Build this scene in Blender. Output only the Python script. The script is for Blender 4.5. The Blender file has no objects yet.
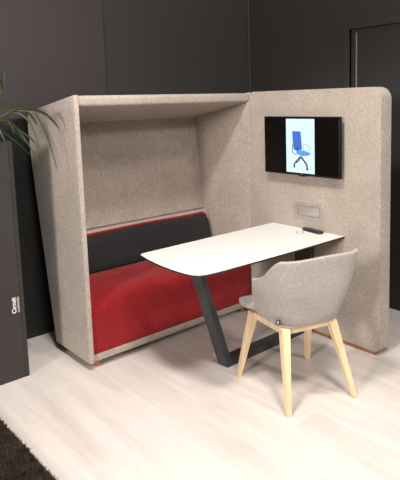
import bpy, bmesh, math, random
import numpy as np
from mathutils import Vector, Matrix
random.seed(4)
sc = bpy.context.scene
COL = sc.collection
R = math.radians

# ------------------------------------------------------------------ materials
def mat(name, col, rough=.6, metal=0., spec=.5):
    m = bpy.data.materials.new(name); m.use_nodes = True
    b = m.node_tree.nodes['Principled BSDF']
    b.inputs['Base Color'].default_value = (*col, 1)
    b.inputs['Roughness'].default_value = rough
    b.inputs['Metallic'].default_value = metal
    b.inputs['Specular IOR Level'].default_value = spec
    return m, m.node_tree, b

def N(nt, t, **kw):
    n = nt.nodes.new(t)
    for k, v in kw.items(): setattr(n, k, v)
    return n

def ramp(nt, fac, stops):
    r = N(nt, 'ShaderNodeValToRGB')
    e = r.color_ramp.elements
    while len(e) < len(stops): e.new(.5)
    for el, (p, c) in zip(e, stops):
        el.position = p; el.color = (*c, 1)
    nt.links.new(fac, r.inputs['Fac'])
    return r

def noise(nt, scale, detail=3, rough=.6, vec=None, stretch=None):
    n = N(nt, 'ShaderNodeTexNoise')
    n.inputs['Scale'].default_value = scale
    n.inputs['Detail'].default_value = detail
    n.inputs['Roughness'].default_value = rough
    tc = N(nt, 'ShaderNodeTexCoord')
    v = vec or tc.outputs['Object']
    if stretch:
        mp = N(nt, 'ShaderNodeMapping'); mp.inputs['Scale'].default_value = stretch
        nt.links.new(v, mp.inputs['Vector']); v = mp.outputs['Vector']
    nt.links.new(v, n.inputs['Vector'])
    return n

def bump(nt, b, h, strength, dist=.002):
    bp = N(nt, 'ShaderNodeBump')
    bp.inputs['Strength'].default_value = strength
    bp.inputs['Distance'].default_value = dist
    nt.links.new(h, bp.inputs['Height'])
    nt.links.new(bp.outputs['Normal'], b.inputs['Normal'])

def fabric(name, c, var=.18, scale=170, sheen=.25, rough=.95, blotch=.12):
    m, nt, b = mat(name, c, rough, 0, .15)
    n = noise(nt, scale, 4, .75)
    lo = tuple(x * (1 - var) for x in c); hi = tuple(min(1, x * (1 + var)) for x in c)
    r = ramp(nt, n.outputs['Fac'], [(.35, lo), (.65, hi)])
    n2 = noise(nt, 5, 3, .6)
    r2 = ramp(nt, n2.outputs['Fac'], [(.3, (1 - blotch,) * 3), (.7, (1 + blotch * .3,) * 3)])
    mx = N(nt, 'ShaderNodeMix', data_type='RGBA', blend_type='MULTIPLY')
    mx.inputs['Factor'].default_value = 1
    nt.links.new(r.outputs['Color'], mx.inputs['A']); nt.links.new(r2.outputs['Color'], mx.inputs['B'])
    nt.links.new(mx.outputs['Result'], b.inputs['Base Color'])
    b.inputs['Sheen Weight'].default_value = sheen
    n4 = noise(nt, scale * .38, 3, .7)
    r4 = ramp(nt, n4.outputs['Fac'], [(.35, (1 - var * .55,) * 3), (.65, (1 + var * .35,) * 3)])
    mx4 = N(nt, 'ShaderNodeMix', data_type='RGBA', blend_type='MULTIPLY'); mx4.inputs['Factor'].default_value = 1
    nt.links.new(mx.outputs['Result'], mx4.inputs['A']); nt.links.new(r4.outputs['Color'], mx4.inputs['B'])
    nt.links.new(mx4.outputs['Result'], b.inputs['Base Color'])
    n3 = noise(nt, scale * 3, 2, .7)
    bump(nt, b, n3.outputs['Fac'], .5, .0015)
    return m

M = {}
M['felt'] = fabric('wool_felt_beige', (.385, .327, .280), .25, 140)
M['chair_fabric'] = fabric('wool_grey', (.385, .348, .328), .18, 170)
M['red'] = fabric('red_velour', (.285, .012, .015), .12, 60, sheen=.10, blotch=.2)
M['dark_fabric'] = fabric('charcoal_velour', (.022, .021, .022), .2, 60, sheen=.08)

m, nt, b = mat('ash_wood', (.72, .52, .31), .45)
n = noise(nt, 22, 4, .6, stretch=(1, 1, .09))
r = ramp(nt, n.outputs['Fac'], [(.3, (.66, .49, .29)), (.7, (.80, .63, .41))])
nt.links.new(r.outputs['Color'], b.inputs['Base Color']); M['ash'] = m
m, nt, b = mat('brown_wood', (.28, .12, .06), .5)
n = noise(nt, 40, 4, .6, stretch=(1, .08, 1))
r = ramp(nt, n.outputs['Fac'], [(.3, (.25, .10, .045)), (.7, (.40, .18, .085))])
nt.links.new(r.outputs['Color'], b.inputs['Base Color']); M['brown_wood'] = m

def simple(key, name, col, rough, metal=0., spec=.5, nscale=60, amt=.06):
    m, nt, b = mat(name, col, rough, metal, spec)
    n = noise(nt, nscale, 3, .6)
    r = ramp(nt, n.outputs['Fac'], [(.3, tuple(x * (1 - amt) for x in col)), (.7, tuple(min(1, x * (1 + amt)) for x in col))])
    nt.links.new(r.outputs['Color'], b.inputs['Base Color'])
    M[key] = m
    return m
simple('laminate', 'white_laminate', (.74, .72, .69), .42, amt=.01)
simple('edge', 'black_edge', (.02, .02, .02), .5)
simple('steel', 'dark_powdercoat', (.035, .04, .042), .45)
simple('tvcase', 'black_plastic', (.004, .004, .004), .5, spec=.2)
simple('tvscreen', 'black_screen_glass', (.002, .002, .002), .22, spec=.3)
simple('brushed', 'brushed_aluminium', (.43, .395, .365), .42, .45, amt=.04)
simple('shadow_gap', 'dark_gap', (.09, .08, .075), .6)
simple('board', 'brown_black_board', (.030, .024, .024), .6, amt=.05, nscale=3)
simple('profile', 'dark_profile', (.034, .032, .029), .45, .3)
simple('white_print', 'white_lettering', (.85, .84, .82), .6, amt=.01)
simple('grey_print', 'grey_lettering', (.50, .44, .39), .6, amt=.01)
simple('wall_back', 'charcoal_wall_brown', (.043, .038, .036), .5, amt=.05, nscale=2)
simple('wall_right', 'charcoal_wall', (.027, .0245, .023), .6, amt=.05, nscale=2)
simple('door', 'black_door', (.020, .019, .018), .6, amt=.05, nscale=2)
simple('wall_brown', 'brown_charcoal_wall_panel', (.057, .0435, .0435), .5, amt=.05, nscale=2)
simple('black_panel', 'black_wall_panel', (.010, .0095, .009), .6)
simple('joint', 'dark_joint', (.02, .018, .018), .6)
simple('doortrim', 'grey_metal_trim', (.28, .27, .26), .5, .3)
simple('remote', 'remote_plastic', (.015, .013, .012), .45)
simple('rubber', 'rubber_keys', (.10, .09, .085), .6)
simple('pot', 'black_pot', (.03, .03, .03), .5)
simple('soil', 'potting_soil', (.05, .032, .02), .95, nscale=90, amt=.4)
simple('tag', 'woven_tag', (.06, .03, .03), .8)

m, nt, b = mat('leaf', (.05, .08, .02), .45)
n = noise(nt, 6, 3, .6)
r = ramp(nt, n.outputs['Fac'], [(.3, (.014, .026, .009)), (.7, (.045, .062, .020))])
nt.links.new(r.outputs['Color'], b.inputs['Base Color']); M['leaf'] = m
simple('stem', 'palm_stem', (.10, .12, .04), .6)

def emis(key, name, col, s):
    m, nt, b = mat(name, (0, 0, 0), .4)
    b.inputs['Emission Color'].default_value = (*col, 1); b.inputs['Emission Strength'].default_value = s
    M[key] = m
emis('pic_bg', 'picture_background', (.72, .90, .97), 1.0)
emis('pic_blue', 'picture_blue', (.055, .17, .62), 1.0)
emis('pic_light', 'picture_light_blue', (.13, .34, .80), 1.0)
emis('pic_dark', 'picture_dark', (.01, .015, .06), 1.0)
emis('pic_grey', 'picture_grey', (.35, .45, .52), 1.0)

# floor planks
m, nt, b = mat('pale_plank_floor', (.7, .65, .6), .42)
tc = N(nt, 'ShaderNodeTexCoord')
mp = N(nt, 'ShaderNodeMapping'); mp.inputs['Rotation'].default_value = (0, 0, R(90))
nt.links.new(tc.outputs['Object'], mp.inputs['Vector'])
br = N(nt, 'ShaderNodeTexBrick')
br.inputs['Scale'].default_value = 1; br.inputs['Brick Width'].default_value = 1.25; br.inputs['Row Height'].default_value = .19
br.inputs['Mortar Size'].default_value = .0010; br.inputs['Mortar Smooth'].default_value = .3
br.offset = .37
br.inputs['Color1'].default_value = (.625, .565, .53, 1); br.inputs['Color2'].default_value = (.685, .63, .595, 1)
br.inputs['Mortar'].default_value = (.60, .545, .51, 1)
nt.links.new(mp.outputs['Vector'], br.inputs['Vector'])
g = noise(nt, 9, 6, .65, stretch=(1, .11, 1))
rg = ramp(nt, g.outputs['Fac'], [(.30, (.83, .80, .785)), (.5, (.97, .96, .95)), (.72, (1.05, 1.04, 1.03))])
mx = N(nt, 'ShaderNodeMix', data_type='RGBA', blend_type='MULTIPLY'); mx.inputs['Factor'].default_value = 1
nt.links.new(br.outputs['Color'], mx.inputs['A']); nt.links.new(rg.outputs['Color'], mx.inputs['B'])
g2 = noise(nt, 60, 3, .6, stretch=(1, .05, 1))
rg2 = ramp(nt, g2.outputs['Fac'], [(.3, (.96, .955, .95)), (.7, (1.02, 1.02, 1.02))])
mx2 = N(nt, 'ShaderNodeMix', data_type='RGBA', blend_type='MULTIPLY'); mx2.inputs['Factor'].default_value = 1
nt.links.new(mx.outputs['Result'], mx2.inputs['A']); nt.links.new(rg2.outputs['Color'], mx2.inputs['B'])
nt.links.new(mx2.outputs['Result'], b.inputs['Base Color'])
b.inputs['Specular IOR Level'].default_value = .4
M['floor'] = m

m, nt, b = mat('shaggy_rug', (.03, .022, .018), .95, 0, .1)
n = noise(nt, 14, 5, .7)
r = ramp(nt, n.outputs['Fac'], [(.3, (.022, .016, .013)), (.7, (.075, .057, .048))])
nt.links.new(r.outputs['Color'], b.inputs['Base Color']); M['rug'] = m

# ------------------------------------------------------------------ mesh helpers
def link(name, me, mats, parent=None, loc=None):
    o = bpy.data.objects.new(name, me); COL.objects.link(o)
    for mm in (mats if isinstance(mats, (list, tuple)) else [mats]): me.materials.append(mm)
    if parent: o.parent = parent
    if loc is not None: o.location = loc
    return o

def finish(bm, name, mats, parent=None, loc=None, smooth=35):
    bmesh.ops.recalc_face_normals(bm, faces=bm.faces)
    me = bpy.data.meshes.new(name); bm.to_mesh(me); bm.free()
    if smooth:
        for p in me.polygons: p.use_smooth = True
        try: me.set_sharp_from_angle(angle=R(smooth))
        except Exception: pass
    return link(name, me, mats, parent, loc)

def root(name, loc, label, cat, rz=0., group=None):
    o = bpy.data.objects.new(name, None); COL.objects.link(o)
    o.empty_display_size = .1
    o.location = loc; o.rotation_euler = (0, 0, rz)
    o['label'] = label; o['category'] = cat
    if group: o['group'] = group
    return o

def add_box(bm, a, b, bev=0., seg=2):
    x0, y0, z0 = a; x1, y1, z1 = b
    v = [bm.verts.new(p) for p in [(x0, y0, z0), (x1, y0, z0), (x1, y1, z0), (x0, y1, z0), (x0, y0, z1), (x1, y0, z1), (x1, y1, z1), (x0, y1, z1)]]
    fs = [bm.faces.new([v[i] for i in f]) for f in [(0, 3, 2, 1), (4, 5, 6, 7), (0, 1, 5, 4), (1, 2, 6, 5), (2, 3, 7, 6), (3, 0, 4, 7)]]
    if bev:
        es = list({e for f in fs for e in f.edges})
        bmesh.ops.bevel(bm, geom=es, offset=bev, segments=seg, affect='EDGES', profile=.5)

def rounded(pts, radii, seg=8):
    """2D polygon with rounded corners"""
    out = []; n = len(pts)
    for i in range(n):
        p = Vector(pts[i]); a = Vector(pts[i - 1]); c = Vector(pts[(i + 1) % n])
        r = radii[i] if isinstance(radii, (list, tuple)) else radii
        if r <= 0: out.append(tuple(p)); continue
        d1 = (a - p).normalized(); d2 = (c - p).normalized()
        ang = d1.angle(d2); t = r / math.tan(ang / 2)
        s = p + d1 * t; e = p + d2 * t
        ctr = p + (d1 + d2).normalized() * (r / math.sin(ang / 2))
        a0 = s - ctr; a1 = e - ctr
        tot = a0.angle(a1); sgn = 1 if (a0.x * a1.y - a0.y * a1.x) > 0 else -1
        for k in range(seg + 1):
            th = sgn * tot * k / seg
            out.append((ctr.x + a0.x * math.cos(th) - a0.y * math.sin(th), ctr.y + a0.x * math.sin(th) + a0.y * math.cos(th)))
    return out

def prism(bm, pts, lo, hi, axis, bev=0., seg=3):
    """extrude 2D polygon along an axis; axis 0: pts=(y,z), 1: (x,z), 2: (x,y)"""
    def P(p, t):
        return {0: (t, p[0], p[1]), 1: (p[0], t, p[1]), 2: (p[0], p[1], t)}[axis]
    A = [bm.verts.new(P(p, lo)) for p in pts]; B = [bm.verts.new(P(p, hi)) for p in pts]
    f1 = bm.faces.new(A); f2 = bm.faces.new(B[::-1]); n = len(pts)
    for i in range(n): bm.faces.new([A[(i + 1) % n], A[i], B[i], B[(i + 1) % n]])
    if bev:
        bl, bh = bev if isinstance(bev, tuple) else (bev, bev)
        e1, e2 = list(f1.edges), list(f2.edges)
        bmesh.ops.bevel(bm, geom=e1, offset=bl, segments=seg, affect='EDGES', profile=.5)
        bmesh.ops.bevel(bm, geom=e2, offset=bh, segments=seg, affect='EDGES', profile=.5)

def add_tube(bm, pts, r, n=10, cap=True):
    pts = [Vector(p) for p in pts]; rs = r if isinstance(r, (list, tuple)) else [r] * len(pts)
    rings = []; up = Vector((0, 0, 1))
    for i, p in enumerate(pts):
        t = (pts[min(i + 1, len(pts) - 1)] - pts[max(i - 1, 0)]).normalized()
        u = up if abs(t.dot(up)) < .95 else Vector((1, 0, 0))
        a = t.cross(u).normalized(); b2 = a.cross(t)
        rings.append([bm.verts.new(p + a * rs[i] * math.cos(2 * math.pi * k / n) + b2 * rs[i] * math.sin(2 * math.pi * k / n)) for k in range(n)])
    for A, B in zip(rings, rings[1:]):
        for k in range(n): bm.faces.new([A[k], A[(k + 1) % n], B[(k + 1) % n], B[k]])
    if cap: bm.faces.new(rings[0][::-1]); bm.faces.new(rings[-1])

def beam(bm, p0, p1, s0, s1, xa=(1, 0, 0), ya=(0, 1, 0), bev=.003):
    """tapered rectangular beam between two horizontal end faces; s = (half x, half y)"""
    xa = Vector(xa); ya = Vector(ya); v = []
    for p, s in ((Vector(p0), s0), (Vector(p1), s1)):
        for sx, sy in ((-1, -1), (1, -1), (1, 1), (-1, 1)):
            v.append(bm.verts.new(p + xa * s[0] * sx + ya * s[1] * sy))
    fs = [bm.faces.new([v[i] for i in f]) for f in [(0, 3, 2, 1), (4, 5, 6, 7), (0, 1, 5, 4), (1, 2, 6, 5), (2, 3, 7, 6), (3, 0, 4, 7)]]
    if bev:
        bmesh.ops.bevel(bm, geom=list({e for f in fs for e in f.edges}), offset=bev, segments=2, affect='EDGES')

def struct(o, label=None):
    o['kind'] = 'structure'
    if label: o['label'] = label
    return o

# ------------------------------------------------------------------ setting
bm = bmesh.new(); add_box(bm, (-9, -7, -.08), (.771, .78, 0)); struct(finish(bm, 'floor', M['floor'], smooth=0), 'pale whitish wood plank floor')
WH = 3.4
bm = bmesh.new(); add_box(bm, (-9, .78, -.08), (.87, .88, WH)); w = struct(finish(bm, 'wall_back', M['wall_back'], smooth=0), 'charcoal brown back wall behind the booth')
bm = bmesh.new(); add_box(bm, (-.729, .7765, 0), (-.723, .7805, WH)); finish(bm, 'panel_joint', M['joint'], w, smooth=0)
bm = bmesh.new(); add_box(bm, (-9, .776, 0), (-.729, .7802, WH)); finish(bm, 'wall_panel', M['wall_brown'], w, smooth=0)
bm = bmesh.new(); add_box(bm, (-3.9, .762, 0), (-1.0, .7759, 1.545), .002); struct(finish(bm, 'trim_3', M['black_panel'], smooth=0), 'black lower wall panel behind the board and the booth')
# right wall with a doorway
DY0, DY1, DZ = -1.32, -.345, 2.15
bm = bmesh.new()
add_box(bm, (.771, DY1, -.08), (.871, .78, WH)); add_box(bm, (.771, DY0, DZ), (.871, DY1, WH)); add_box(bm, (.771, -7, -.08), (.871, DY0, WH))
wr = struct(finish(bm, 'wall_right', M['wall_right'], smooth=0), 'dark charcoal wall with a doorway behind the screen panel')
bm = bmesh.new(); add_box(bm, (.755, .757, 0), (.7715, .7795, WH), .003); struct(finish(bm, 'trim_1', M['doortrim'].copy() if False else M['wall_back'], smooth=0), 'corner strip between the two dark walls')
# door frame (surround) and recessed door
bm = bmesh.new()
prism(bm, [(DY1 + .05, 0), (DY1 + .05, DZ + .055), (DY0 - .05, DZ + .055), (DY0 - .05, 0), (DY0, 0), (DY0, DZ), (DY1, DZ), (DY1, 0)], .757, .83, 0, .002, 1)
struct(finish(bm, 'trim_2', M['wall_right'], smooth=0), 'dark surround of the black door')
bm = bmesh.new(); add_box(bm, (.785, DY0 + .002, 0), (.84, DY1 - .002, DZ - .002), .002)
dr = struct(finish(bm, 'door_1', M['door'], smooth=0), 'black door set back in its dark surround')
bm = bmesh.new(); add_box(bm, (.779, DY1 - .058, .002), (.7845, DY1 - .050, DZ - .03)); finish(bm, 'edge_strip', M['doortrim'], dr, smooth=0)
bm = bmesh.new(); add_box(bm, (.775, DY0 + .07, 1.0), (.7845, DY0 + .11, 1.16), .003); add_tube(bm, [(.79, DY0 + .09, 1.08), (.745, DY0 + .09, 1.08), (.745, DY0 + .21, 1.08)], .009)
finish(bm, 'door_handle', M['brushed'], dr)

# ------------------------------------------------------------------ sofa booth
XL = -1.392
booth = root('sofa_booth', (-.68, .3, 0), 'high-sided beige felt sofa booth with roof and red seat', 'booth sofa')
def kid(bm, name, mm, parent=booth, base=(-.68, .3, 0), **kw):
    o = finish(bm, name, mm, parent, **kw)
    o.data.transform(Matrix.Translation(-Vector(base)))
    return o
side = rounded([(-.006, .050), (-.006, 1.684), (.688, 1.588), (.684, 1.32), (.652, 1.11), (.612, .885), (.474, .050)], [.012, .03, .05, .2, .3, .3, .012], 6)
def y_back(z):
    T = [(.05, .474), (.885, .612), (1.11, .648), (1.25, .668), (1.36, .680), (1.45, .688), (1.52, .689), (1.555, .680), (1.575, .668)]
    if z <= T[0][0]: return T[0][1]
    for (za, ya), (zc, yb) in zip(T, T[1:]):
        if z <= zc: return ya + (yb - ya) * (z - za) / (zc - za)
    return T[-1][1]
def side_mesh(xo, xi, yf, ro, ri):
    """side panel: horizontal section with a soft outer front edge, leaning back edge, sloping top"""
    bm = bmesh.new(); rings = []
    levels = [.050, .054] + [.10 + i * .07 for i in range(22)]
    levels = [z for z in levels if z < 1.575] + [1.575]
    def sect(yb, ins):
        sg = 1 if xi > xo else -1
        pts = rounded([(xo + ins * sg, yf + ins), (xi - ins * sg, yf + ins), (xi - ins * sg, yb - ins), (xo + ins * sg, yb - ins)], [ro, ri, .008, .012], 6)
        return pts
    for k, z in enumerate(levels):
        rings.append([bm.verts.new((x, y, z)) for x, y in sect(y_back(z), .003 if k == 0 else 0)])
    yb = y_back(1.575)
    for dz, ins in ((-.008, 0), (-.002, .002), (0, .006)):
        rings.append([bm.verts.new((x, y, 1.684 - .142 * max(0, y - yf) + dz)) for x, y in sect(yb, ins)])
    for a_, b_ in zip(rings, rings[1:]):
        n = len(a_)
        for k in range(n): bm.faces.new([a_[k], a_[(k + 1) % n], b_[(k + 1) % n], b_[k]])
    bm.faces.new(rings[0][::-1]); bm.faces.new(rings[-1])
    return bm
bm = side_mesh(XL, XL + .027, -.006, .0225, .003); kid(bm, 'side_panel', M['felt'], smooth=30)
bm = side_mesh(.036, .001, .0, .012, .014); kid(bm, 'side_panel', M['felt'], smooth=50)
bm = bmesh.new(); prism(bm, rounded([(.0, 1.617), (.0, 1.682), (.684, 1.586), (.67, 1.50), (.634, 1.50)], [.02, .022, .03, .01, 0], 6), XL + .012, .008, 0, .004, 2)
kid(bm, 'roof_panel', M['felt'])
bm = bmesh.new(); prism(bm, [(.5730, .745), (.637, 1.53), (.668, 1.53), (.60, .745)], XL + .024, .002, 0)
bmesh.ops.bevel(bm, geom=[e for e in bm.edges if all(abs(v.co.z - .745) < .001 and v.co.y < .58 for v in e.verts)], offset=.007, segments=4, affect='EDGES')
kid(bm, 'back_panel', M['felt'])
bm = bmesh.new(); prism(bm, rounded([(.455, .40), (.530, .742), (.60, .740), (.46, .08), (.44, .08)], [.0, .012, .004, 0, 0], 5), XL + .024, .0, 0)
kid(bm, 'seat_back', M['felt'])
bm = bmesh.new(); add_box(bm, (XL + .022, .008, .050), (.0, .46, .099), .006)
kid(bm, 'base_rail', M['felt'])
# red seat: soft front roll
bm = bmesh.new(); prism(bm, rounded([(.006, .097), (.004, .452), (.445, .462), (.445, .097)], [.008, .11, .01, 0], 10), XL + .024, -.003, 0, .012, 3)
kid(bm, 'seat_cushion', M['red'])
# dark backrest cushion, rounded top right, softly creased
bm = bmesh.new()
nx, nz = 120, 26
x0, x1 = XL + .026, -.006
def cush(u, v, back):
    x = x0 + (x1 - x0) * u
    zt = .722 - .003 * math.sin(u * 9)
    rr = .07
    e = x1 - x
    if e < rr: zt -= rr - math.sqrt(max(0, rr * rr - (rr - e) ** 2))
    z = .458 + (zt - .458) * v
    lean = .465 + .070 * (z - .458) / .277
    if back: return (x, lean, z)
    bul = .048 * (max(0, 1 - abs(2 * v - 1) ** 5)) ** .6
    endf = min(1, e / .035, (x - x0 + .01) / .03); bul *= max(0, endf) ** .5
    cr = .0035 * math.sin(x * 55 + 3 * v + 2 * math.sin(x * 11)) * math.exp(-((u - .16) / .18) ** 2) * math.sin(math.pi * v)
    return (x, lean - .003 - bul + cr, z)
G = [[bm.verts.new(cush(i / nx, j / nz, False)) for j in range(nz + 1)] for i in range(nx + 1)]
H = [[bm.verts.new(cush(i / nx, j, True)) for j in (0, 1)] for i in range(nx + 1)]
for i in range(nx):
    for j in range(nz): bm.faces.new([G[i][j], G[i + 1][j], G[i + 1][j + 1], G[i][j + 1]])
    bm.faces.new([H[i][1], H[i + 1][1], H[i + 1][0], H[i][0]])
    bm.faces.new([G[i][nz], G[i + 1][nz], H[i + 1][1], H[i][1]])
    bm.faces.new([H[i][0], H[i + 1][0], G[i + 1][0], G[i][0]])
bm.faces.new([H[0][0], H[0][1]] + [G[0][j] for j in range(nz, -1, -1)]); bm.faces.new([H[nx][1], H[nx][0]] + [G[nx][j] for j in range(nz + 1)])
bk = kid(bm, 'backrest_cushion', M['dark_fabric'], smooth=60)
bm = bmesh.new()
pp = []
for i in range(0, 120):
    u = i / 120
    c = cush(u, 1, True); pp.append((c[0], .519, c[2] + .001))
add_tube(bm, pp, .0095, 8)
pi_ = kid(bm, 'piping', M['red'], parent=bk); pi_['label'] = 'red piping'
for x in (XL + .082, -.06):
    for y in (.04, .41):
        bm = bmesh.new(); add_box(bm, (x - .021, y + .004, 0), (x + .021, y + .04, .0505), .004); f = kid(bm, 'foot', M['brown_wood'])

# ------------------------------------------------------------------ screen panel
scr = root('screen_panel', (.057, -.57, 0), 'freestanding beige felt screen panel on a wooden plinth carrying the television', 'screen panel')
b0 = (.057, -.57, 0)
bm = bmesh.new()
prism(bm, rounded([(-.006, .031), (-.006, 1.686), (-1.13, 1.686), (-1.13, .031)], [.012, .05, .075, .03], 10), 0, .124, 0, .022, 5)
kid(bm, 'felt_panel', M['felt'], scr, b0)
bm = bmesh.new(); add_box(bm, (.012, -1.088, 0), (.070, -.02, .036), .004, 2); kid(bm, 'plinth', M['brown_wood'], scr, b0)
# media port: frame, flap, screws
mp_y0, mp_y1, mp_z0, mp_z1 = -.694, -.434, .804, .920
bm = bmesh.new()
out = rounded([(mp_y0, mp_z0), (mp_y1, mp_z0), (mp_y1, mp_z1), (mp_y0, mp_z1)], .006, 4)
prism(bm, out, -.0010, .004, 0, .0005, 1)
port = kid(bm, 'media_port', M['brushed'], scr, b0); port['label'] = 'brushed metal media port'
def ring2(bm, a, b2, x0, x1):
    (ya, za, yb, zb_) = a; (yc, zc, yd, zd) = b2
    for q in [((ya, za), (yb, zc)), ((ya, zd), (yb, zb_)), ((ya, zc), (yc, zd)), ((yd, zc), (yb, zd))]:
        add_box(bm, (x0, q[0][0], q[0][1]), (x1, q[1][0], q[1][1]))
bm = bmesh.new(); ring2(bm, (-.662, .829, -.466, .897), (-.6595, .8315, -.4685, .8945), -.0014, -.0008)
kid(bm, 'flap_gap', M['shadow_gap'], port, b0, smooth=0)
bm = bmesh.new(); add_box(bm, (-.0018, -.658, .833), (-.0009, -.470, .893), .0003); kid(bm, 'flap', M['brushed'], port, b0)
for y, z in ((-.685, .912), (-.565, .909)):
    bm = bmesh.new()
    mt = Matrix.Translation((-.0008, y, z)) @ Matrix.Rotation(R(90), 4, 'Y'); bmesh.ops.create_cone(bm, segments=12, radius1=.003, radius2=.003, depth=.003, cap_ends=True, matrix=mt)
    kid(bm, 'screw', M['white_print'], port, b0)

# ------------------------------------------------------------------ television
tv = root('television', (0, -.552, 1.115), 'black flat television showing a blue office chair on the felt screen', 'television')
tb = (0, -.552, 1.115)
ty0, ty1, tz0, tz1 = -.873, -.219, 1.117, 1.510
bm = bmesh.new(); add_box(bm, (-.062, ty0, tz0), (-.035, ty1, tz1), .004, 2); add_box(bm, (-.036, ty0 + .10, tz0 + .04), (-.022, ty1 - .10, tz1 - .08), .006, 2)
kid(bm, 'casing', M['tvcase'], tv, tb)
bm = bmesh.new(); add_box(bm, (-.0635, ty0 + .008, tz0 + .014), (-.0618, ty1 - .008, tz1 - .008)); scn = kid(bm, 'screen', M['tvscreen'], tv, tb, smooth=0)
bm = bmesh.new(); add_box(bm, (-.030, -.66, 1.22), (-.0026, -.45, 1.42), .004); kid(bm, 'wall_bracket', M['tvcase'], tv, tb)
bm = bmesh.new(); add_box(bm, (-.0625, -.580, tz0 - .007), (-.05, -.535, tz0 + .003), .002); kid(bm, 'sensor_bump', M['tvcase'], tv, tb)
bm = bmesh.new(); add_box(bm, (-.0632, -.5585, tz0 + .005), (-.062, -.5535, tz0 + .009)); kid(bm, 'power_light', M['grey_print'], tv, tb, smooth=0)
# picture
py0, py1, pz0, pz1 = -.674, -.427, 1.134, 1.495
def pic(name, polys, key, lift):
    bm = bmesh.new()
    for poly in polys:
        vs = [bm.verts.new((-.0636 - lift, py1 + (py0 - py1) * (u / 221), pz1 + (pz0 - pz1) * (v / 407))) for u, v in poly]
        bm.faces.new(vs)
    me = bpy.data.meshes.new(name); bm.to_mesh(me); bm.free()
    me.transform(Matrix.Translation(-Vector(tb)))
    if me.polygons[0].normal.x > 0: me.flip_normals()
    return link(name, me, M[key], scn)
bgp = pic('displayed_picture', [[(0, 0), (0, 407), (221, 407), (221, 0)]], 'pic_bg', .0002)
def stroke(pts, w):
    out = []
    for (a, b2), (c, d) in zip(pts, pts[1:]):
        L = math.hypot(c - a, d - b2); nx_, ny_ = -(d - b2) / L * w / 2, (c - a) / L * w / 2
        out.append([(a + nx_, b2 + ny_), (c + nx_, d + ny_), (c - nx_, d - ny_), (a - nx_, b2 - ny_)])
    return out
# picture coordinates taken from the zoomed crop (offset 20,32)
def sh(l): return [(u - 20, v - 34) for u, v in l]
pic('pictured_backrest', [sh([(70, 126), (136, 128), (141, 190), (146, 262), (118, 274), (82, 270), (74, 232)])], 'pic_blue', .0004)
pic('pictured_seat', [sh([(96, 276), (125, 268), (170, 272), (206, 284), (208, 298), (186, 308), (140, 312), (104, 298)])], 'pic_light', .0006)
pic('pictured_frame', stroke(sh([(70, 230), (70, 285), (84, 300), (104, 302)]), 5), 'pic_dark', .0008)
pic('pictured_lumbar_bar', stroke(sh([(108, 246), (112, 272)]), 6), 'pic_dark', .0008)
pic('pictured_base', stroke(sh([(135, 316), (110, 346), (86, 372), (83, 400)]), 11) + stroke(sh([(137, 316), (160, 346), (182, 376), (186, 410)]), 11)
    + stroke(sh([(135, 330), (112, 362), (92, 366)]), 5) + stroke(sh([(140, 330), (180, 362)]), 5)
    + [sh([(78, 388), (90, 388), (90, 404), (78, 404)]), sh([(178, 400), (192, 400), (192, 416), (178, 416)])], 'pic_dark', .0008)
pic('pictured_armrest', stroke(sh([(157, 272), (158, 226), (172, 222), (205, 236), (204, 248), (192, 274)]), 4), 'pic_grey', .0010)
for o in list(scn.children):
    if o is not bgp: o.name = o.name
# ------------------------------------------------------------------ table
tab = root('table', (-.62, -.5, 0), 'white rounded-end table on a dark steel frame in front of the booth', 'table')
tb2 = (-.62, -.5, 0)
pts = [(-.002, -.235), (-1.10, -.232), (-1.138, -.235), (-1.157, -.252), (-1.172, -.32), (-1.187, -.40), (-1.197, -.48), (-1.203, -.56), (-1.205, -.65), (-1.201, -.73), (-1.190, -.785), (-1.168, -.818), (-1.13, -.835), (-1.06, -.845), (-.75, -.857), (-.447, -.865), (-.002, -.868)]
bm = bmesh.new(); prism(bm, pts, .731, .740, 2, .0012, 1)
bm.normal_update()
bmesh.ops.recalc_face_normals(bm, faces=bm.faces)
for f in bm.faces: f.material_index = 0 if f.normal.z > .9 else 1
kid(bm, 'tabletop', [M['laminate'], M['edge']], tab, tb2, smooth=0)
fy0, fy1 = -.553, -.463
bm = bmesh.new()
prism(bm, [(-.985, .731), (-.945, .731), (-.730, .040), (-.003, .040), (-.003, 0), (-.762, 0)], fy0, fy1, 1, .0015, 1)
kid(bm, 'leg_frame', M['steel'], tab, tb2, smooth=0)
bm = bmesh.new(); add_box(bm, (-.046, -.615, .0405), (-.003, -.475, .731), .0015, 1); kid(bm, 'leg', M['steel'], tab, tb2, smooth=0)
bm = bmesh.new(); add_box(bm, (-1.03, -.72, .717), (-.05, -.68, .7308), .001, 1); add_box(bm, (-1.03, -.40, .717), (-.05, -.36, .7308), .001, 1); add_box(bm, (-1.0, -.72, .717), (-.93, -.36, .7305))
kid(bm, 'support_rail', M['steel'], tab, tb2, smooth=0)
bm = bmesh.new()
gx, gy = -.116, -.585
rg_ = [(gx + .028 * math.cos(t * 2 * math.pi / 32), gy + .028 * math.sin(t * 2 * math.pi / 32)) for t in range(32)]
A = [[bm.verts.new((gx + (x - gx) * s, gy + (y - gy) * s, z)) for x, y in rg_] for s, z in ((1, .7402), (1, .7425), (.8, .7425), (.78, .7402))]
for a_, b_ in zip(A, A[1:] + A[:1]):
    for k in range(32): bm.faces.new([a_[k], a_[(k + 1) % 32], b_[(k + 1) % 32], b_[k]])
gr = kid(bm, 'cable_grommet', M['brushed'], tab, tb2)

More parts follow.
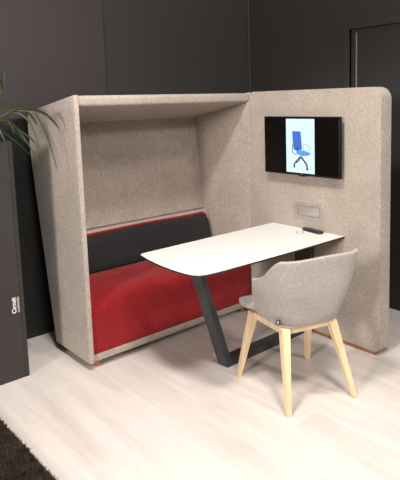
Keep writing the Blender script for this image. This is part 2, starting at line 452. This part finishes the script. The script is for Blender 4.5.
# ------------------------------------------------------------------ remote control
rem = root('remote_control', (-.045, -.638, .7403), 'black remote control lying on the white table by the felt screen', 'remote control', rz=R(-7))
bm = bmesh.new(); prism(bm, rounded([(-.021, -.088), (.021, -.088), (.022, .0), (.018, .086), (-.018, .086), (-.022, .0)], [.012, .012, 0, .01, .01, 0], 5), 0, .018, 2, .004, 3)
finish(bm, 'body', M['remote'], rem)
bm = bmesh.new()
for i in range(3):
    for j in range(7): add_box(bm, (-.013 + i * .010, -.066 + j * .012, .0175), (-.007 + i * .010, -.060 + j * .012, .0192), .0008, 1)
finish(bm, 'key_pad', M['rubber'], rem)
bm = bmesh.new(); bmesh.ops.create_cone(bm, segments=20, radius1=.011, radius2=.010, depth=.003, cap_ends=True, matrix=Matrix.Translation((0, .045, .0185)))
finish(bm, 'dial', M['rubber'], rem)

# ------------------------------------------------------------------ tub chair
ch = root('tub_chair', (-.62, -.988, 0), 'grey felt tub chair with splayed pale wooden legs at the table', 'chair', rz=math.atan2(-.292, .956))
# upholstered shell, U-shaped in plan, back high and arms stepping down
def sm(t): t = max(0, min(1, t)); return t * t * (3 - 2 * t)
NU, NV = 72, 14
def shell_path(hwid, back, front, n=3.0):
    pts = []
    ya = -.02
    for i in range(NU + 1):
        t = i / NU
        if t < .16: s = t / .16; pts.append((-hwid, front + (ya - front) * s))
        elif t > .84: s = (1 - t) / .16; pts.append((hwid, front + (ya - front) * s))
        else:
            a = math.pi * (t - .16) / .68
            c, s = math.cos(a), math.sin(a)
            pts.append((-hwid * math.copysign(abs(c) ** (2 / n), c), ya - (ya - back) * abs(s) ** (2 / n)))
    return pts
botp = shell_path(.160, -.176, .100, 2.5); topp = [(x + .014, y) for x, y in shell_path(.274, -.275, .028, 3.8)]
midp = [(x + .006, y) for x, y in shell_path(.252, -.252, .045, 3.1)]
lowp = shell_path(.214, -.220, .085, 2.6)
def top_h(x, y):
    # low flat arms, then the slope up to the high back
    s = max(0, min(1, (-.075 - y) / .135)); s = .5 * s + .5 * sm(s)
    return .668 + .030 * sm((.03 - y) / .10) + .128 * s - .012 * s * min(1, (abs(x) / .26)) ** 2
bm = bmesh.new(); rows = []
zb_ = .440
for j in range(NV + 1):
    v = j / NV; row = []
    for i in range(NU + 1):
        b0_, l0, m0, t0 = Vector(botp[i]), Vector(lowp[i]), Vector(midp[i]), Vector(topp[i])
        zt = top_h(t0.x, t0.y); z = zb_ + (zt - zb_) * v
        # absolute height decides the plan size so that the arms do not flare more than the back
        q = (z - zb_) / .385
        if q < .12: p = b0_.lerp(l0, math.sin(q / .12 * math.pi / 2))
        elif q < .5: p = l0.lerp(m0, (q - .12) / .38)
        else: p = m0.lerp(t0, (q - .5) / .5)
        # the arms stay straight below their short top
        row.append(bm.verts.new((p.x, p.y, z)))
    rows.append(row)
for a_, b_ in zip(rows, rows[1:]):
    for i in range(NU): bm.faces.new([a_[i], a_[i + 1], b_[i + 1], b_[i]])
o = finish(bm, 'backrest', M['chair_fabric'], ch, smooth=0)
for p in o.data.polygons: p.use_smooth = True
sol = o.modifiers.new('s', 'SOLIDIFY'); sol.thickness = .022; sol.offset = 0
bv = o.modifiers.new('b', 'BEVEL'); bv.width = .007; bv.segments = 3; bv.limit_method = 'ANGLE'; bv.angle_limit = R(50)
o.rotation_euler = (0, 0, R(2.5))
# under-shell
bm = bmesh.new(); prism(bm, rounded([(-.178, -.185), (.178, -.185), (.20, .16), (-.20, .16)], .07, 8), .430, .455, 2, .010, 3)
finish(bm, 'seat_pan', M['chair_fabric'], ch)
bm = bmesh.new(); prism(bm, rounded([(-.185, -.19), (.185, -.19), (.205, .07), (.246, .13), (.250, .236), (-.250, .236), (-.246, .13), (-.205, .07)], [.08, .08, .03, .04, .025, .025, .04, .03], 8), .463, .496, 2, .012, 4)
finish(bm, 'seat_cushion', M['chair_fabric'], ch)
bm = bmesh.new(); add_box(bm, (-.0125, -.003, -.012), (.0125, .003, .014), .001, 1)
tg = finish(bm, 'label_tag', M['tag'], ch, loc=(-.206, -.160, .474)); tg.rotation_euler = (R(-12), 0, R(-50))
bm = bmesh.new(); add_box(bm, (-.003, -.0036, -.006), (.003, -.0030, .007)); finish(bm, 'tag_mark', M['grey_print'], tg, smooth=0)
# rails
TP = {(-1, -1): (-.163, -.150), (1, -1): (.130, -.150), (-1, 1): (-.190, .146), (1, 1): (.176, .146)}
FT = {(-1, -1): (-.206, -.252), (1, -1): (.210, -.260), (-1, 1): (-.244, .256), (1, 1): (.238, .254)}
def rail(a, b2):
    a = Vector((*a, .404)); c = Vector((*b2, .404)); d = (c - a).normalized(); nrm = Vector((-d.y, d.x, 0)) * .011
    bm = bmesh.new(); v = []
    for p in (a, c):
        for off, z in ((-1, 0), (1, 0), (1, .033), (-1, .033)): v.append(bm.verts.new(p + nrm * off + Vector((0, 0, z - .008))))
    for f in [(0, 1, 2, 3), (7, 6, 5, 4), (0, 4, 5, 1), (1, 5, 6, 2), (2, 6, 7, 3), (3, 7, 4, 0)]: bm.faces.new([v[i] for i in f])
    finish(bm, 'rail', M['ash'], ch, smooth=0)
rail(TP[(-1, -1)], TP[(1, -1)]); rail(TP[(-1, 1)], TP[(1, 1)]); rail(TP[(-1, -1)], TP[(-1, 1)]); rail(TP[(1, -1)], TP[(1, 1)])
for k in TP:
    bm = bmesh.new(); beam(bm, (*FT[k], 0), (*TP[k], .431), (.0135, .0135), (.024, .023), bev=.0022)
    finish(bm, 'leg', M['ash'], ch)

# ------------------------------------------------------------------ display board on the left
bd = root('display_board', (-2.6, .27, 0), 'dark brown display board with small white lettering left of the booth', 'display board')
bb = (-2.6, .27, 0)
bm = bmesh.new(); add_box(bm, (-3.6, .234, 0), (-1.70, .30, 1.43), .001, 1); kid(bm, 'board', M['board'], bd, bb, smooth=0)
bm = bmesh.new(); add_box(bm, (-1.6998, .232, 0), (-1.675, .302, 1.43), .003, 2); kid(bm, 'edge_profile', M['profile'], bd, bb, smooth=0)
def lettering(txt, size, mm, x, z, off, name, sx):
    c = bpy.data.curves.new(name, 'FONT'); c.body = txt; c.size = size; c.extrude = .0004; c.offset = off; c.resolution_u = 3
    tmp = bpy.data.objects.new('t', c); COL.objects.link(tmp)
    bpy.context.view_layer.update()
    me = bpy.data.meshes.new_from_object(tmp.evaluated_get(bpy.context.evaluated_depsgraph_get()))
    bpy.data.objects.remove(tmp)
    xs = [v.co.x for v in me.vertices]; s = sx / (max(xs) - min(xs)); me.transform(Matrix.Diagonal((s, 1, 1, 1)))
    # stand the text up (facing -y), then turn it to read upwards
    me.transform(Matrix.Rotation(R(90), 4, 'X')); me.transform(Matrix.Rotation(R(-90), 4, 'Y'))
    me.transform(Matrix.Translation((x, .2332, z)) )
    me.transform(Matrix.Translation(-Vector(bb)))
    me.name = name
    me.materials.clear()
    return link(name, me, mm, bd)
lettering('Circuit', .035, M['white_print'], -1.7265, .410, .0006, 'lettering', .098)
lettering('multimedia', .026, M['grey_print'], -1.705, .412, .0004, 'lettering', .094)

# ------------------------------------------------------------------ palm behind the board
pl = root('potted_palm', (-1.98, .50, 0), 'green potted palm leaning its fronds over the dark display board', 'plant')
pb = (-1.98, .50, 0)
bm = bmesh.new()
prof = [(.10, 0), (.125, .01), (.165, .30), (.17, .32), (.155, .32), (.15, .28), (0.0, .28)]
rings = []
for r_, z in prof[:-1]: rings.append([bm.verts.new((pb[0] + r_ * math.cos(k * math.pi / 16), pb[1] + r_ * math.sin(k * math.pi / 16), z)) for k in range(32)])
for A_, B_ in zip(rings, rings[1:]):
    for k in range(32): bm.faces.new([A_[k], A_[(k + 1) % 32], B_[(k + 1) % 32], B_[k]])
bm.faces.new(rings[0][::-1]); bm.faces.new(rings[-1])
kid(bm, 'pot', M['pot'], pl, pb)
bm = bmesh.new(); bmesh.ops.create_cone(bm, segments=32, radius1=.149, radius2=.149, depth=.01, cap_ends=True, matrix=Matrix.Translation((pb[0], pb[1], .286)))
kid(bm, 'soil', M['soil'], pl, pb)
def bez(p0, p1, p2, t): return p0 * (1 - t) ** 2 + p1 * 2 * t * (1 - t) + p2 * t * t
def leaflet(bm, p0, p1, p2, w, side=None):
    p0, p1, p2 = map(Vector, (p0, p1, p2)); n = 12; L = []
    for i in range(n + 1):
        t = i / n; c = bez(p0, p1, p2, t); d = (bez(p0, p1, p2, min(1, t + .02)) - bez(p0, p1, p2, max(0, t - .02))).normalized()
        a = (side or d.cross(Vector((.45, 1, .25)))).normalized(); nn = d.cross(a).normalized()
        ww = w * (math.sin(math.pi * (t * .86 + .10)) ** .8) * (1 if t < .98 else .2)
        L.append([bm.verts.new(c - a * ww + nn * ww * .25), bm.verts.new(c), bm.verts.new(c + a * ww + nn * ww * .25)])
        L[-1].append(bm.verts.new(c - nn * .0008))
    for A_, B_ in zip(L, L[1:]):
        bm.faces.new([A_[0], A_[1], B_[1], B_[0]]); bm.faces.new([A_[1], A_[2], B_[2], B_[1]])
        bm.faces.new([A_[2], A_[3], B_[3], B_[2]]); bm.faces.new([A_[3], A_[0], B_[0], B_[3]])
def frond(stem, leaves):
    bm = bmesh.new(); S = [Vector(s) for s in stem]
    pts = []
    for i in range(13):
        t = i / 12
        pts.append(S[0] * (1 - t) ** 3 + S[1] * 3 * t * (1 - t) ** 2 + S[2] * 3 * t * t * (1 - t) + S[3] * t ** 3)
    add_tube(bm, pts, [.007 - .005 * i / 12 for i in range(13)], 7)
    fr = kid(bm, 'frond_stem', M['stem'], pl, pb)
    bm = bmesh.new()
    for l in leaves:
        p0 = Vector(l[0]); near = min(pts, key=lambda q: (q - p0).length)
        mid = Vector(l[1])
        leaflet(bm, near, p0 + (mid - p0) * .9, l[2], l[3])
    kid(bm, 'leaflets', M['leaf'], fr, pb, smooth=60)
# crown stem
# frond drooping over the booth side
frond([(-1.97, .49, .28), (-1.96, .45, 1.45), (-1.80, .20, 1.72), (-1.50, .10, 1.56)],
      [((-1.62, .17, 1.66), (-1.50, .12, 1.63), (-1.440, .10, 1.480), .0095),
       ((-1.57, .15, 1.60), (-1.50, .10, 1.46), (-1.485, .07, 1.235), .0050),
       ((-1.66, .17, 1.62), (-1.57, .12, 1.53), (-1.560, .10, 1.320), .0045),
       ((-1.60, .17, 1.62), (-1.56, .20, 1.60), (-1.520, .22, 1.50), .006),
       ((-1.72, .17, 1.63), (-1.64, .12, 1.62), (-1.600, .10, 1.50), .006)])
frond([(-1.98, .50, .28), (-1.99, .48, 1.25), (-1.92, .30, 1.62), (-1.66, .26, 1.54)],
      [((-1.70, .28, 1.56), (-1.62, .26, 1.52), (-1.535, .26, 1.34), .0055),
       ((-1.70, .28, 1.54), (-1.60, .26, 1.50), (-1.54, .24, 1.42), .0055),
       ((-1.68, .28, 1.52), (-1.58, .24, 1.45), (-1.53, .20, 1.27), .0045),
       ((-1.74, .28, 1.56), (-1.66, .26, 1.62), (-1.575, .27, 1.635), .006),
       ((-1.76, .28, 1.58), (-1.68, .26, 1.66), (-1.598, .27, 1.60), .0065),
       ((-1.72, .28, 1.58), (-1.66, .26, 1.58), (-1.65, .25, 1.46), .007),
       ((-1.82, .30, 1.58), (-1.76, .22, 1.56), (-1.72, .2, 1.42), .008),
       ((-1.72, .29, 1.52), (-1.60, .29, 1.47), (-1.537, .29, 1.37), .0048),
       ((-1.74, .29, 1.49), (-1.62, .28, 1.43), (-1.541, .28, 1.32), .0045),
       ((-1.74, .29, 1.53), (-1.58, .24, 1.50), (-1.510, .22, 1.36), .0050)])
frond([(-1.99, .51, .28), (-2.02, .5, 1.3), (-1.95, .42, 1.60), (-1.78, .34, 1.66)],
      [((-1.76, .33, 1.64), (-1.63, .30, 1.74), (-1.676, .30, 1.855), .016),
       ((-1.78, .33, 1.62), (-1.660, .30, 1.66), (-1.70, .30, 1.79), .013),
       ((-1.74, .33, 1.68), (-1.66, .30, 1.68), (-1.60, .28, 1.59), .0075),
       ((-1.80, .35, 1.66), (-1.86, .32, 1.80), (-1.84, .30, 1.92), .012),
       ((-1.84, .36, 1.64), (-1.76, .32, 1.62), (-1.69, .28, 1.52), .010),
       ((-1.88, .38, 1.60), (-1.92, .30, 1.74), (-1.99, .2, 1.80), .012)])
frond([(-2.0, .50, .28), (-2.06, .52, 1.3), (-2.2, .48, 1.75), (-2.45, .42, 1.75)],
      [((-2.1, .46, 1.6), (-2.0, .42, 1.75), (-1.98, .36, 1.86), .011), ((-2.2, .46, 1.68), (-2.2, .36, 1.85), (-2.28, .3, 1.95), .011),
       ((-2.3, .46, 1.72), (-2.36, .36, 1.72), (-2.40, .3, 1.56), .011), ((-2.4, .44, 1.76), (-2.55, .40, 1.78), (-2.66, .38, 1.62), .011),
       ((-2.2, .46, 1.7), (-2.26, .56, 1.74), (-2.3, .62, 1.58), .011)])

# ------------------------------------------------------------------ shaggy rug
rug = root('shaggy_rug', (-3.0, -1.2, 0), 'dark brown shaggy rug on the pale floor at lower left', 'rug')
RX0, RX1, RY0, RY1 = -4.0, -1.992, -3.4, .10
bm = bmesh.new(); prism(bm, rounded([(RX0, RY0), (RX1, RY0), (RX1, RY1), (RX0, RY1)], .03, 3), .001, .012, 2, .003, 2)
kid(bm, 'backing', M['rug'], rug, (-3.0, -1.2, 0), smooth=0)
rng = np.random.default_rng(2)
n = 80000
px_ = RX1 - .006 - (RX1 - (-2.75)) * rng.random(n) ** 1.2; py_ = -1.75 + 1.85 * rng.random(n)
ang = rng.random(n) * 2 * np.pi; L_ = .010 + .016 * rng.random(n); w_ = .0022 + .002 * rng.random(n)
lean = rng.random(n) * .016 + .003; la = rng.random(n) * 2 * np.pi
base = np.stack([px_, py_, np.full(n, .010)], 1)
dx = np.stack([np.cos(ang) * w_, np.sin(ang) * w_, np.zeros(n)], 1); dy = np.stack([-np.sin(ang) * w_, np.cos(ang) * w_, np.zeros(n)], 1)
tip = base + np.stack([np.cos(la) * lean, np.sin(la) * lean, L_], 1)
V = np.empty((n, 4, 3)); V[:, 0] = base - dx - dy * .6; V[:, 1] = base + dx - dy * .6; V[:, 2] = base + dy; V[:, 3] = tip
idx = np.arange(n)[:, None] * 4
F = np.concatenate([idx + np.array([[0, 1, 3]]), idx + np.array([[1, 2, 3]]), idx + np.array([[2, 0, 3]])], 0)
me = bpy.data.meshes.new('pile'); me.from_pydata((V.reshape(-1, 3) - np.array([-3.0, -1.2, 0])).tolist(), [], F.tolist()); me.update()
p_ = link('pile', me, M['rug'], rug); p_['kind'] = 'stuff'

# ------------------------------------------------------------------ light
def area(name, loc, target, size, power, col=(1, .96, .905), spread=180):
    l = bpy.data.lights.new(name, 'AREA'); l.shape = 'DISK'; l.size = size; l.energy = power; l.color = col; l.spread = R(spread)
    o = bpy.data.objects.new(name, l); COL.objects.link(o); o.location = loc
    o.rotation_euler = (Vector(target) - Vector(loc)).to_track_quat('-Z', 'Y').to_euler()
    return o
sp = bpy.data.lights.new('ceiling_spot', 'SPOT'); sp.energy = 250; sp.spot_size = R(72); sp.spot_blend = .4; sp.shadow_soft_size = .16; sp.color = (1, .96, .905)
so = bpy.data.objects.new('ceiling_spot', sp); COL.objects.link(so); so.location = (-1.9, -1.3, 3.4)
so.rotation_euler = (Vector((-.4, -.7, .4)) - so.location).to_track_quat('-Z', 'Y').to_euler()
area('ceiling_lamp', (-1.6, -2.6, 3.5), (-1.4, -2.0, 0), .6, 46, spread=120)
area('ceiling_lamp', (.0, -6.0, 3.6), (-.7, 0, .9), .6, 115)
area('standing_lamp', (-7.6, -2.6, 2.55), (-1.0, -.4, 1.2), 1.2, 310, (1, .93, .88))
w = bpy.data.worlds.new('hall'); sc.world = w; w.use_nodes = True
w.node_tree.nodes['Background'].inputs['Color'].default_value = (1, .94, .89, 1)
w.node_tree.nodes['Background'].inputs['Strength'].default_value = .13

# ------------------------------------------------------------------ camera
cd = bpy.data.cameras.new('camera'); cam = bpy.data.objects.new('camera', cd); COL.objects.link(cam)
C0 = Vector((-2.8960, -3.0005, 1.6270)); fw = Vector((.66285, .73698, -.13223)).normalized(); up = Vector((.10814, .08053, .99087))
z = -fw; y = (up - fw * up.dot(fw)).normalized(); x = y.cross(z)
mw = Matrix((x, y, z)).transposed().to_4x4(); mw.translation = C0
cam.matrix_world = mw
cd.sensor_fit = 'HORIZONTAL'; cd.sensor_width = 36; cd.lens = 559.006 / 400 * 36
cd.shift_x = -(230.62 - 200) / 400; cd.shift_y = (175.19 - 240) / 400
cd.clip_start = .05
sc.camera = cam
sc.view_settings.view_transform = 'Standard'; sc.view_settings.look = 'None'
sc.view_settings.gamma = 1; sc.view_settings.use_curve_mapping = False; sc.view_settings.exposure = .16
